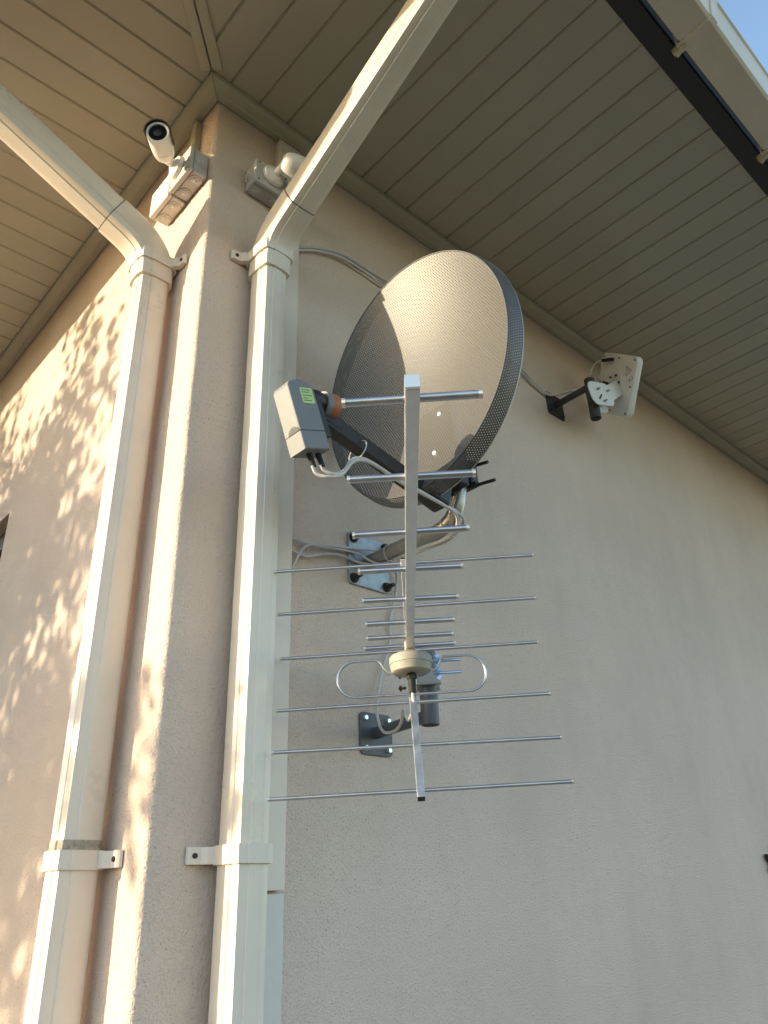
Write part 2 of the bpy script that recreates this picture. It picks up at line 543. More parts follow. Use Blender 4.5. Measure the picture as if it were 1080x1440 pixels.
# gutters
def gutter_mesh(side):
    out = [(.985, .070), (.985, .004), (.990, 0), (1.070, 0), (1.078, .006), (1.088, .062), (1.092, .078), (1.098, .083), (1.098, .090), (1.092, .093)]
    inn = [(1.087, .088), (1.085, .062), (1.075, .010), (1.068, .004), (.992, .004), (.989, .008), (.989, .070)]
    prof = [(o, ZS-.030+z) for o, z in out+inn]
    bm = bmesh.new()
    def P(o, z, e): return Vector((-o if e == 0 else LEN, -o, z)) if side == 0 else Vector((-o, -o if e == 0 else LEN, z))
    a = [bm.verts.new(P(o, z, 0)) for o, z in prof]; b = [bm.verts.new(P(o, z, 1)) for o, z in prof]
    n = len(prof)
    for i in range(n):
        j = (i+1) % n
        bm.faces.new((a[i], a[j], b[j], b[i]))
    bm.faces.new(b)
    return bm
for s in (0, 1):
    gt = obj('gutter', gutter_mesh(s), 'gutter_metal', house)
    for q in (.36, .87, 1.40, 1.95, 2.5, 3.1, 3.7):
        prof = [(.975, .045), (.975, -.004), (.985, -.0045), (1.071, -.0045), (1.082, .003), (1.0925, .062), (1.101, .080), (1.103, .094), (1.092, .098),
                (1.092, .0935), (1.0985, .090), (1.0965, .082), (1.0885, .063), (1.079, .0055), (1.069, -.0005), (.981, -.0005), (.981, .045)]
        pts = [Vector((q-.016, -o, ZS-.030+z)) if s == 0 else Vector((-o, q-.016, ZS-.030+z)) for o, z in prof]
        br = obj('gutter_bracket', prism(pts, (0, 0, 0), X*.032 if s == 0 else Y*.032), 'gutter_metal', gt)
        tp = [(.984, -.006), (.996, -.006), (.966, -.024), (.958, -.010), (.956, .006), (.970, .010)]
        pts = [Vector((q-.006, -o, ZS-.030+z)) if s == 0 else Vector((-o, q-.006, ZS-.030+z)) for o, z in tp]
        obj('bracket_hook', prism(pts, (0, 0, 0), X*.012 if s == 0 else Y*.012), 'soffit_trim_pvc', br)

# ------------------------------------------------------------------ downpipes
PW, PD = .073, .084
def section(grow=0.0):
    """closed outline in (lateral, out) with chamfers and a shallow rib step, as in pressed square pipe"""
    w, d, c = PW/2+grow, PD/2+grow, .016
    pts = [(-w, -d+c), (-w+c*.35, -d+c*.35), (-w+c, -d)]
    pts += [(w-c, -d), (w-c*.35, -d+c*.35), (w, -d+c)]
    pts += [(w, d-c-.012), (w-.0022, d-c-.010), (w-.0022, d-c), (w-c*.35, d-c*.35), (w-c, d-.0022), (w-c-.006, d-.0022), (w-c-.008, d)]
    pts += [(-w+c+.008, d), (-w+c+.006, d-.0022), (-w+c, d-.0022), (-w+c*.35, d-c*.35), (-w+.0022, d-c), (-w+.0022, d-c-.010), (-w, d-c-.012)]
    return pts
def pipe_run(path, lat, outv, center, grow=0.0):
    """sweep section along path of (out, z) in the plane spanned by outv and Z through center"""
    bm = bmesh.new()
    sec = section(grow)
    rings = []
    n = len(path)
    for i, (o, z) in enumerate(path):
        a = Vector(path[max(i-1, 0)]); b = Vector(path[min(i+1, n-1)])
        p0 = Vector(path[i])
        if 0 < i < n-1:
            t1 = (p0-a).normalized(); t2 = (b-p0).normalized()
            t = (t1+t2).normalized(); k = 1/max(.3, t.dot(t1))
        else:
            t = (b-a).normalized(); k = 1
        nr = Vector((t.y, -t.x))     # in (out, z): outward side when going up
        rings.append([bm.verts.new(center + lat*u + outv*(p0.x+nr.x*v*k) + Z*(p0.y+nr.y*v*k)) for u, v in sec])
    m_ = len(sec)
    for a, b in zip(rings, rings[1:]):
        for k in range(m_):
            bm.faces.new((a[k], a[(k+1) % m_], b[(k+1) % m_], b[k]))
    bm.faces.new(rings[0][::-1]); bm.faces.new(rings[-1])
    return bm
def downpipe(lat, outv, pos, label):
    ctr = lat*pos
    t = thing('downpipe', ctr+outv*.057+Z*.05, label, 'downpipe', 'ivory square downpipes at the house corner')
    oc = .057
    ang = R(24)
    du = Vector((math.cos(ang), math.sin(ang)))
    z_b = 3.195          # bend vertex
    obj('pipe', pipe_run([(oc, .06), (oc, 1.690)], lat, outv, ctr), 'pipe_pvc', t, smooth=True)
    obj('pipe', pipe_run([(oc, 1.6915), (oc, 3.112)], lat, outv, ctr, -.0008), 'pipe_pvc', t, smooth=True)
    # elbow: sleeve, bend, sleeve
    path = [(oc, 3.085), (oc, 3.105)]
    for k in range(1, 9):
        f = k/9
        a = Vector((oc, 3.105)); b = Vector((oc, z_b)); c = Vector((oc, z_b))+du*.088
        p = a*(1-f)**2+b*2*f*(1-f)+c*f*f
        path.append((p.x, p.y))
    c = Vector((oc, z_b))+du*.088
    path.append((c.x, c.y))
    c2 = Vector((oc, z_b))+du*.140
    path.append((c2.x, c2.y))
    obj('elbow', pipe_run(path, lat, outv, ctr, .0056), 'pipe_pvc', t, smooth=True)
    s = Vector((oc, z_b))+du*.132
    e = Vector((oc, z_b))+du*((.985-oc)/du.x)
    obj('pipe', pipe_run([tuple(s), tuple(e)], lat, outv, ctr, .0030), 'pipe_pvc', t, smooth=True)
    e0 = Vector((oc, z_b))+du*((.955-oc)/du.x)
    obj('elbow', pipe_run([tuple(e0), tuple(e), (1.030, e.y+.03), (1.034, ZS-.034)], lat, outv, ctr, .0056), 'pipe_pvc', t, smooth=True)
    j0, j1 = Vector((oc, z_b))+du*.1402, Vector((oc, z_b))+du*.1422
    obj('joint_shadow_ring', pipe_run([tuple(j0), tuple(j1)], lat, outv, ctr, .0042), 'rusty_bolt', t, smooth=True)  # dark-coloured ring stands in for the shadow where elbow overlaps pipe
    # brackets
    for z in (1.690, 3.150):
        bm = bmesh.new()
        g0 = .0070 if z > 3 else .0012
        sec, sec2 = section(g0), section(g0+.0045)
        hh = .0165
        def P(q, zz): return ctr+lat*q[0]+outv*(oc+q[1])+Z*zz
        n = len(sec)
        R4 = [[bm.verts.new(P(q, zz)) for q in S_] for S_, zz in ((sec, z-hh), (sec2, z-hh), (sec2, z+hh), (sec, z+hh))]
        for a in range(4):
            b = (a+1) % 4
            for k in range(n):
                bm.faces.new((R4[a][k], R4[a][(k+1) % n], R4[b][(k+1) % n], R4[b][k]))
        br = obj('bracket', bm, 'bracket_pvc', t, smooth=True)
        # ear runs from the band back to the wall on the corner side
        w = PW/2+.006
        pts = [(-w+.004, .030), (-w-.012, .024), (-w-.020, .014), (-w-.040, .012), (-w-.044, .008), (-w-.044, .002), (-w-.012, .002), (-w+.004, .016)]
        poly = [ctr+lat*u+outv*o+Z*(z-hh+.002) for u, o in pts]
        bmE = prism(poly, (0, 0, 0), Z*(2*hh-.004))
        obj('ear', bmE, 'bracket_pvc', br)
        sp = ctr+lat*(-w-.031)+Z*z
        obj('screw', cyl(sp+outv*.010, sp+outv*.0155, .0055, .0045, 14), 'rusty_bolt', br, smooth=True)
    return t
dpR = downpipe(X, -Y, .1635, 'ivory square downpipe on the shaded wall, passing in front of the grey trunking')
dpL = downpipe(Y, -X, .1705, 'ivory square downpipe on the sunlit wall with dappled shade')
# worn ring above lower left bracket
obj('grime_ring', pipe_run([(.057, 1.7075), (.057, 1.724)], Y, -X, Y*.1705, .0004), 'grime', dpL, smooth=True)

# ------------------------------------------------------------------ cable trunking
t = thing('cable_trunking', (.245, 0, .05), 'grey-white flat cable trunking running up the wall behind the right downpipe', 'trunking')
obj('trunking_length', box((.084, .020, 1.575), (.243, -.0103, .8375), bev=.002), 'box_light', t)
obj('trunking_length', box((.080, .024, 2.06), (.243, -.0123, 2.66), bev=.002), 'bracket_pvc', t)
t2 = thing('cable_duct', (.0, .10, 3.47), 'short cream cable duct from the trim down to the camera junction box', 'duct')
obj('duct_body', box((.020, .030, .20), (-.0103, .098, 3.588), bev=.002), 'soffit_trim_pvc', t2)

# ------------------------------------------------------------------ junction boxes
def knockout(c, n, r, parent, material):
    """raised concentric rings, facing n"""
    c, n = Vector(c), Vector(n)
    bm = bmesh.new()
    add_cyl(bm, c-n*.001, c+n*.0030, r, r*.94, 24)
    add_cyl(bm, c+n*.0026, c+n*.0060, r*.70, r*.62, 24)
    add_cyl(bm, c+n*.0056, c+n*.0085, r*.38, r*.30, 20)
    obj('knockout', bm, material, parent, smooth=True)
def jbox(c0, lat, outv, w, h, d, material, label, screws=True):
    """c0: wall point at centre of the back"""
    c0 = Vector(c0)
    t = thing('junction_box', c0, label, 'junction box', 'junction boxes under the eaves')
    rot = frame(lat, Z, lat.cross(Z))
    outn = outv
    b = obj('box_body', box((w, h, d*.74), c0+outn*(d*.37+.001), rot, bev=.004), material, t)
    lid = obj('lid', box((w+.003, h+.003, d*.25), c0+outn*(d*.88+.001), rot, bev=.0045), material, t)
    for s in (-.26, .26):
        knockout(c0+outn*(d*.38)+lat*(w*s)-Z*(h/2), -Z, .019, b, material)
    for sg in (-1, 1):
        knockout(c0+outn*(d*.38)+lat*(sg*w/2), lat*sg, .019, b, material)
    if screws:
        for a in (-1, 1):
            for bq in (-1, 1):
                p = c0+lat*(a*(w/2-.009))+Z*(bq*(h/2-.009))+outn*(d*1.005)
                obj('screw', cyl(p-outn*.002, p+outn*.0012, .0035, seg=10), 'rusty_bolt', lid)
    return t
jA = jbox((0, .073, 3.440), Y, -X, .108, .088, .058, 'box_grey', 'grey junction box carrying the bullet camera nearest the house corner')
jB = jbox((0, .186, 3.435), Y, -X, .108, .088, .058, 'box_light', 'pale junction box left of the camera box above the left pipe', False)
jC = jbox((.160, 0, 3.452), X, -Y, .108, .085, .057, 'box_grey', 'grey junction box with round mount on the shaded wall behind the pipe')

# ------------------------------------------------------------------ security cameras
def lathe(profile, base, axis, seg=28):
    """profile of (dist along axis, radius)"""
    axis = Vector(axis).normalized(); base = Vector(base)
    a = axis.orthogonal().normalized(); b = axis.cross(a)
    bm = bmesh.new(); rings = []
    for d, r in profile:
        rings.append([bm.verts.new(base+axis*d+(a*math.cos(2*math.pi*k/seg)+b*math.sin(2*math.pi*k/seg))*r) for k in range(seg)])
    for p, q in zip(rings, rings[1:]):
        for k in range(seg):
            bm.faces.new((p[k], p[(k+1) % seg], q[(k+1) % seg], q[k]))
    bm.faces.new(rings[0][::-1]); bm.faces.new(rings[-1])
    return bm
def bullet_camera(mount, outv, rear, front, rad, label, knee=None):
    mount, rear, front = Vector(mount), Vector(rear), Vector(front)
    ax = (front-rear).normalized()
    L = (front-rear).length
    t = thing('security_camera', mount, label, 'camera', 'bullet cameras under the eaves')
    base = obj('mount_base', lathe([(0, .034), (.004, .034), (.010, .031), (.015, .020), (.018, .016)], mount, outv), 'white_plastic', t, smooth=True)
    for k in range(3):
        a = 2*math.pi*k/3+.6
        u = outv.cross(Z).normalized()*math.cos(a)*.025+Z*math.sin(a)*.025
        obj('screw', cyl(mount+u+outv*.007, mount+u+outv*.012, .003, seg=8), 'rusty_bolt', base)
    j = knee if knee else mount+outv*.040
    j = Vector(j)
    arm = cyl(mount+outv*.014, j, .011, .010, 16)
    bmesh.ops.create_uvsphere(arm, u_segments=16, v_segments=10, radius=.0135, matrix=Matrix.Translation(j))
    low = rear+ax*(L*.22)
    add_cyl(arm, j, low, .0095, .0095, 14)
    obj('arm', arm, 'white_plastic', t, smooth=True)
    body = obj('body', lathe([(0, rad*.45), (.004, rad*.66), (.012, rad*.82), (.026, rad*.93), (L*.40, rad*.97), (L*.405, rad*.945), (L*.415, rad*.945), (L*.42, rad*.98), (L*.88, rad), (L, rad*.97), (L*1.0, rad*.80), (L*.965, rad*.78)], rear, ax, 32), 'white_plastic', t, smooth=True)
    obj('lens_window', cyl(front-ax*.014, front-ax*.0035, rad*.79, seg=32), 'glass_black', body, smooth=True)
    obj('lens', lathe([(0, rad*.34), (.002, rad*.34), (.003, rad*.22)], front-ax*.0036, ax, 20), 'black_plastic', body, smooth=True)
    # sun visor: part shell over the top front
    side = ax.cross(Z).normalized(); up = side.cross(ax).normalized()
    bm = bmesh.new()
    rows = []
    for d in (L*.55, L*1.06):
        for rr_ in (rad+.0012, rad+.0042):
            rows.append([bm.verts.new(rear+ax*d+(side*math.cos(R(-8+196*k/16))+up*math.sin(R(-8+196*k/16)))*rr_) for k in range(17)])
    a, b, c, d_ = rows
    for k in range(16):
        for p, q in ((a, c), (d_, b), (b, a), (c, d_)):
            bm.faces.new((p[k], p[k+1], q[k+1], q[k]))
    bm.faces.new((a[0], b[0], d_[0], c[0])); bm.faces.new((a[16], c[16], d_[16], b[16]))
    obj('visor', bm, 'black_plastic' , body, smooth=True)
    return t
bullet_camera((-.0605, .083, 3.449), -X, (-.107, .062, 3.434), (-.170, -.017, 3.406), .0305, 'white bullet security camera with black lens pointing at the viewer', knee=(-.092, .074, 3.447))
bullet_camera((.160, -.0598, 3.458), -Y, (.150, -.120, 3.462), (.255, -.150, 3.452), .033, 'white security camera mostly hidden behind the right diagonal pipe', knee=(.165, -.110, 3.468))

# ------------------------------------------------------------------ satellite dish
DC = Vector((.405, -.320, 2.746))
DN = Vector((math.sin(R(-92.2))*math.cos(R(-0.2)), math.cos(R(-92.2))*math.cos(R(-0.2)), math.sin(R(-0.2))))
DR = Vector((math.cos(R(-92.2)), -math.sin(R(-92.2)), 0))
DU = DR.cross(DN)
DA, DB = .580/2, .650/2
DEPTH = .062
dish = thing('satellite_dish', (.54, 0, 2.385), 'perforated dark grey satellite dish on a curved wall arm', 'dish')
def dpoint(u, v, back=0.0):
    r2 = (u/DA)**2+(v/DB)**2
    return DC+DR*u+DU*v-DN*(DEPTH*(1-min(r2, 1))+back)
def dish_mesh():
    bm = bmesh.new()
    uvl = bm.loops.layers.uv.new('UVMap')
    NS, NR = 128, 22
    uvof = {}
    c = bm.verts.new(dpoint(0, 0)); uvof[c] = (0, 0)
    rings = []
    for i in range(1, NR+1):
        f = i/NR
        ring = []
        for k in range(NS):
            a = 2*math.pi*k/NS
            u, v = DA*f*math.cos(a), DB*f*math.sin(a)
            vt = bm.verts.new(dpoint(u, v)); uvof[vt] = (u, v); ring.append(vt)
        rings.append(ring)
    def face(vs, uvs=None):
        f = bm.faces.new(vs)
        for i, lp in enumerate(f.loops):
            lp[uvl].uv = uvs[i] if uvs else uvof[lp.vert]
    for k in range(NS): face((c, rings[0][k], rings[0][(k+1) % NS]))
    for a, b in zip(rings, rings[1:]):
        for k in range(NS): face((a[k], b[k], b[(k+1) % NS], a[(k+1) % NS]))
    return bm
bowl_bm = dish_mesh()
for f in bowl_bm.faces: f.smooth = True
bowl = obj('reflector', bowl_bm, 'perforated_steel', dish, smooth=True)
def skirt():
    bm = bmesh.new()
    uvl = bm.loops.layers.uv.new('UVMap')
    NS = 128
    prof = [(1.004, .001), (1.018, .006), (1.026, .016), (1.032, .043)]
    rings = []
    for f, d in prof:
        rings.append([bm.verts.new(DC+DR*DA*f*math.cos(2*math.pi*k/NS)+DU*DB*f*math.sin(2*math.pi*k/NS)-DN*d) for k in range(NS)])
    per = 2*math.pi*(DA+DB)/2
    dd = [0, .007, .018, .045]
    for j in range(len(prof)-1):
        for k in range(NS):
            f = bm.faces.new((rings[j][k], rings[j][(k+1) % NS], rings[j+1][(k+1) % NS], rings[j+1][k]))
            for lp, (kk, jj) in zip(f.loops, ((k, j), (k+1, j), (k+1, j+1), (k, j+1))):
                lp[uvl].uv = (per*kk/NS, dd[jj])
    return bm
obj('rim_skirt', skirt(), 'perforated_steel', bowl, smooth=True)
def ell_ring(f, d, r):
    pts = [DC+DR*DA*f*math.cos(2*math.pi*k/128)+DU*DB*f*math.sin(2*math.pi*k/128)-DN*d for k in range(129)]
    return add_tube(bmesh.new(), pts, r, 6, caps=False)
obj('rim_bead', ell_ring(1.003, -.0005, .0016), 'grey_powder', bowl, smooth=True)
obj('rim_bead', ell_ring(1.032, .044, .0018), 'galvanised_tube', bowl, smooth=True)
def on_bowl(px, py):
    d = (fw*FPX + rt2*(px-540) + dn2*(py-720)).normalized()
    lo, hi = .8, 3.0
    f = lambda s: ((CAMPOS+d*s-DC).dot(DN)) + DEPTH*(1-min(1, ((CAMPOS+d*s-DC).dot(DR)/DA)**2+((CAMPOS+d*s-DC).dot(DU)/DB)**2))
    for _ in range(60):
        mid = (lo+hi)/2
        if f(lo)*f(mid) <= 0: hi = mid
        else: lo = mid
    return CAMPOS+d*lo
# two rivets in the bowl, measured on the dish itself
for u, v in ((-.037, -.118), (-.033, -.232), (.066, -.118), (.070, -.232)):
    p = dpoint(u, v)
    obj('bolt', lathe([(0, .0065), (.0015, .0065), (.003, .0050), (.0036, .002)], p+DN*.0005, DN, 16), 'zinc_bright', bowl, smooth=True)
# wall plate with four bolts, curved tube
mount = obj('wall_plate', plate(.142, .142, .006, (.541, -.0035, 2.386), frame(X, Z, -Y), .012, .0015), 'galvanised', dish)
for sx in (-1, 1):
    for sz in (-1, 1):
        p = Vector((.541+sx*.055, -.0065, 2.386+sz*.055))
        bm = cyl(p, p-Y*.010, .0105, seg=6)
        add_cyl(bm, p-Y*.009, p-Y*.028, .0055, seg=10)
        add_cyl(bm, p-Y*.001, p-Y*.003, .0135, seg=16)
        obj('anchor_bolt', bm, 'rusty_bolt', mount)
path = [Vector((.541, -.006, 2.388)), Vector((.543, -.10, 2.390)), Vector((.547, -.19, 2.392))]
cv = [Vector((.547, -.240, 2.388)), Vector((.551, -.276, 2.401)), Vector((.556, -.299, 2.430)), Vector((.559, -.309, 2.47)), Vector((.560, -.311, 2.53)), Vector((.560, -.311, 2.72))]
obj('mast_arm', add_tube(bmesh.new(), catmull(path+cv, 6), .0185, 20), 'galvanised_tube', dish, smooth=True)
# black bracket clamping dish to mast
bm = box((.085, .070, .105), (.508, -.318, 2.520), bev=.006)
add_box(bm, (.055, .052, .055), (.462, -.322, 2.428), frame((1, 0, -.25), Y), bev=.006)
add_box(bm, (.012, .11, .19), (.472, -.322, 2.565), bev=.004)
cl = obj('mast_clamp', bm, 'black_plastic', dish)
for k, (z, l_) in enumerate(((2.545, .060), (2.490, .075))):
    bm = cyl((.578, -.290, z), (.585, -.325-l_, z-.014), .0040, seg=10)
    add_cyl(bm, (.5805, -.338, z-.0035), (.5815, -.350, z-.0050), .009, seg=6)
    obj('clamp_bolt', bm, 'rusty_bolt', cl)
obj('clamp_saddle', box((.03, .046, .07), (.586, -.318, 2.52), bev=.008), 'black_plastic', cl)
# feed arm
a0, a1 = Vector((.475, -.320, 2.412)), Vector((.140, -.318, 2.497))
ad = (a1-a0).normalized()
arm = obj('feed_arm', box(((a1-a0).length, .030, .036), (a0+a1)/2, frame(ad, Y, ad.cross(Y)), bev=.003), 'black_plastic', dish)
# LNB: body, cap, holder
U = Vector((-.335, 0, .942)); W = Vector((.942, 0, .335))
lb = Vector((.077, -.327, 2.467))
def lnb_body():
    w, hgt, d = .066, .150, .050
    pts = [(-w/2, -hgt/2), (w/2, -hgt/2), (w/2, hgt/2-.016), (w/2-.010, hgt/2-.006), (w/2-.026, hgt/2), (-w/2+.018, hgt/2), (-w/2+.004, hgt/2-.006), (-w/2, hgt/2-.014)]
    poly = [lb+W*x+U*y-Y*(d/2) for x, y in pts]
    bm = prism(poly, (0, 0, 0), Y*d)
    es = [e for e in bm.edges if any(len(f.verts) > 4 for f in e.link_faces)]
    bmesh.ops.bevel(bm, geom=es, offset=.003, segments=2, affect='EDGES', profile=0.5)
    return bm
lnb = obj('lnb_housing', lnb_body(), 'lnb_grey', dish)
# seam, sliding cover, arch mark
seam = box((.0668, .0508, .0016), lb-U*.036, frame(W, Y, U))
obj('seam', seam, 'black_plastic', lnb)
# notch seen on the lit side
nt_ = [lb-W*.0335+U*(-.036)+U*(.013*math.sin(R(a)))+Y*(-.006+.017*math.cos(R(a))) for a in range(0, 181, 20)]
obj('cover_notch', prism(nt_, (0, 0, 0), -W*.0008), 'black_plastic', lnb)
st = obj('label_sticker', plate(.032, .034, .0006, lb+W*.010+U*.040-Y*.0254, frame(W, U, -Y), .003), 'sticker', lnb)
for i, (wd, yy) in enumerate(((.022, .052), (.018, .047), (.024, .040), (.013, .034), (.020, .029))):
    obj('print_line', box((wd, .0014, .0004), lb+W*(.010-(.024-wd)/2)+U*yy-Y*.0259, frame(W, U, -Y)), 'ink', st)
hd = (Vector((1, 0, .10))).normalized()
hs = lb+W*.030+U*.046
horn = obj('feed_horn', lathe([(0, .020), (.006, .024), (.020, .025), (.030, .023), (.050, .024), (.056, .027)], hs, hd, 24), 'black_plastic', dish, smooth=True)
obj('feed_cap', lathe([(0, .0275), (.012, .0300), (.020, .0295), (.024, .024), (.026, .014)], hs+hd*.050, hd, 28), 'lnb_cap', horn, smooth=True)
obj('feed_collar', lathe([(0, .0285), (.014, .0285)], hs+hd*.038, hd, 28), 'lnb_grey', horn, smooth=True)
obj('lnb_holder', merge(box((.028, .046, .10), hs+hd*.020-Z*.040, frame(W, Y, U), bev=.005), box((.05, .034, .030), (.158, -.318, 2.497), frame(ad, Y), bev=.004)), 'black_plastic', dish)
for i, w in enumerate((-.004, .019)):
    p = lb+W*w-U*.074
    obj('connector_boot', cyl(p, p-U*.030+W*.004, .0065, .005, 12), 'rubber', lnb, smooth=True)
tail1 = [Vector((.400, -.345, 2.398)), Vector((.455, -.350, 2.388)), Vector((.510, -.338, 2.385)), Vector((.548, -.300, 2.374)), Vector((.556, -.262, 2.366)), Vector((.549, -.19, 2.364)), Vector((.545, -.06, 2.366)), Vector((.50, -.016, 2.372)), Vector((.44, -.012, 2.378)), Vector((.385, -.012, 2.366)), Vector((.331, -.012, 2.346)), Vector((.285, -.012, 2.352))]
tail2 = [Vector((.400, -.337, 2.408)), Vector((.455, -.340, 2.398)), Vector((.520, -.330, 2.400)), Vector((.572, -.305, 2.400)), Vector((.572, -.262, 2.372)), Vector((.553, -.20, 2.362)), Vector((.538, -.06, 2.364)), Vector((.49, -.014, 2.396)), Vector((.43, -.012, 2.392)), Vector((.36, -.014, 2.381)), Vector((.285, -.012, 2.381))]
bt1, bt2 = lb-W*.004-U*.100, lb+W*.019-U*.098
c1 = [bt1, bt1-U*.018+W*.006, Vector((.140, -.342, 2.351)), Vector((.168, -.345, 2.366)), Vector((.196, -.345, 2.404)), Vector((.227, -.343, 2.420)), Vector((.265, -.342, 2.421)), Vector((.330, -.343, 2.406))]+tail1
c2 = [bt2, bt2-U*.012+W*.006, Vector((.156, -.336, 2.366)), Vector((.178, -.338, 2.380)), Vector((.198, -.338, 2.412)), Vector((.227, -.336, 2.429)), Vector((.265, -.335, 2.429)), Vector((.330, -.336, 2.415))]+tail2
for nm, c, lab in (('coaxial_cable', c1, 'white coaxial cable running from the dish feed box along the arm, lower of the pair'), ('coaxial_cable', c2, 'white coaxial cable running from the dish feed box along the arm, upper of the pair')):
    o = obj(nm, tube(c, .0036, 10, 7), 'cable_white', smooth=True)
    o['label'] = lab; o['category'] = 'cable'; o['group'] = 'dish feed cables'
# cable ties
for p, ax, r in ((Vector((.225, -.328, 2.448)), ad, .027), (Vector((.541, -.085, 2.384)), Y, .0235), (Vector((.556, -.270, 2.390)), Vector((.1, -.8, .35)), .027)):
    ax = ax.normalized(); a = ax.orthogonal().normalized(); b = ax.cross(a)
    ring = [p+(a*math.cos(2*math.pi*k/24)+b*math.sin(2*math.pi*k/24))*r for k in range(25)]
    o = obj('cable_tie', add_tube(bmesh.new(), ring, .0014, 6, caps=False), 'cable_white', dish, smooth=True)

# ------------------------------------------------------------------ yagi antenna
AB = Vector((.382, -.297, 2.07))
AZB = R(43.95)
AD = Vector((math.sin(AZB), math.cos(AZB), 0))      # pointing back to the wall
AP0 = Vector((AD.y, -AD.x, 0))
ar = R(1.2)
AP = AP0*math.cos(ar)+Z*math.sin(ar)
AU = Z*math.cos(ar)-AP0*math.sin(ar)
yagi = thing('yagi_antenna', (.55, 0, 1.955), 'aluminium television antenna with rod directors and corner reflector', 'antenna')
BMS = .0155
def arot(): return frame(AD, AP, AU)
boom = obj('boom', box((1.07, BMS, BMS), AB+AD*(-.885+1.07/2), arot(), bev=.0012), 'aluminium_boom', yagi)
obj('boom_cap', box((.004, BMS*.98, BMS*.98), AB+AD*(-.8875), arot()), 'rod_end', boom)
def rod(c, l_, r, parent, name, ax=None):
    ax = AP if ax is None else ax
    o = obj(name, cyl(c-ax*l_/2, c+ax*l_/2, r, seg=14), 'aluminium', parent, smooth=True)
    for s in (-1, 1):
        e = c+ax*(s*l_/2)
        obj('rod_cap', cyl(e-ax*s*.003, e+ax*s*.0008, r*1.12, seg=12), 'rod_end', o)
    return o
for s, l_ in ((-.858, .145), (-.692, .157), (-.532, .164), (-.395, .164), (-.26, .165), (-.136, .166), (-.049, .170), (.017, .187)):
    axr = (AP+Z*rnd.uniform(-.012, .012)+AD*rnd.uniform(-.012, .012)).normalized()
    rod(AB+AD*s, l_, .0047, yagi, 'director', axr)
# reflector wings
def wing(rods, zend):
    pts = [AB+AD*s+AU*(z-2.07)+AP*lt for s, z, lt in rods]
    base = AB+AD*.103
    end = base+(pts[-1]-base)*1.05
    dvec = (end-base)
    st_ = base+dvec.normalized()*.012
    rot = frame(dvec, AP)
    o = obj('reflector_wing', box(((end-st_).length, .0145, .0125), (st_+end)/2, rot, bev=.001), 'aluminium_boom', yagi)
    obj('wing_cap', box((.004, .0135, .0115), end, rot), 'black_plastic', o)
    for p in pts:
        axr = (AP+Z*rnd.uniform(-.010, .010)).normalized()
        rod(p,   .553, .0036, o, 'reflector_rod', axr)
wing([(.093, 2.083, 0), (.051, 2.168, 0), (.010, 2.250, 0)], 1)
wing([(.046, 1.962, .0), (.000, 1.870, .0), (-.044, 1.782, .0)], -1)
# dipole box and folded dipole
S0 = .045
dc = AB+AD*S0-AU*.030
bx_ = obj('dipole_box', lathe([(0, .036), (.003, .040), (.016, .0435), (.018, .0425), (.0185, .044), (.032, .044), (.036, .041), (.037, .036)], dc-AU*.019, AU, 36), 'dipole_box', yagi, smooth=True)
obj('boom_clip', box((.035, .022, .022), AB+AD*(S0-.02)-AU*.001, arot(), bev=.003), 'dipole_box', bx_)
zt_, zb_ = 2.052, 1.978
hw = .152
mid, rr_ = (zt_+zb_)/2, (zt_-zb_)/2
lp = []
def Q(l_, z): return AB+AD*S0+AP*l_+AU*(z-2.07)
lp += [Q(-.042, 2.022), Q(-.048, 2.024), Q(-.056, 2.034), Q(-.062, 2.046), Q(-.068, zt_), Q(-.08, zt_)]
lp += [Q(-hw+rr_-rr_*math.sin(R(a)), mid+rr_*math.cos(R(a))) for a in range(0, 181, 12)]
lp += [Q(hw-rr_+rr_*math.sin(R(a)), mid-rr_*math.cos(R(a))) for a in range(0, 181, 12)]
lp += [Q(.08, zt_), Q(.068, zt_), Q(.062, 2.046), Q(.056, 2.034), Q(.048, 2.024), Q(.042, 2.022)]
obj('folded_dipole', add_tube(bmesh.new(), lp, .0026, 10), 'aluminium', yagi, smooth=True)
cn = dc-AU*.019
obj('connector', merge(cyl(cn+AU*.004, cn-AU*.040, .0085, .0075, 14), cyl(cn-AU*.002, cn-AU*.012, .0105, seg=6)), 'rubber', bx_, smooth=True)
# wall plate, arm, post
pl = obj('wall_plate', plate(.101, .096, .005, (.549, -.0030, 1.955), frame(X, Z, -Y), .012, .001), 'grey_powder', yagi)
for sx in (-1, 1):
    for sz in (-1, 1):
        p = Vector((.549+sx*.036, -.0055, 1.955+sz*.034))
        obj('anchor_bolt', cyl(p, p-Y*.008, .0065, .0055, 6), 'zinc_bright', pl)
PX = Vector((.545, -.185, 0))
obj('arm', cyl((.549, -.005, 1.958), (.546, -.175, 1.966), .0135, seg=20), 'grey_powder', yagi, smooth=True)
post = tube([PX+Z*1.945, PX+Z*2.108], .0200, 24)
post_o = obj('post', post, 'grey_powder', yagi, smooth=True)
obj('post_bore', cyl(PX+Z*1.9446, PX+Z*1.9452, .0175, seg=20), 'rubber', post_o)
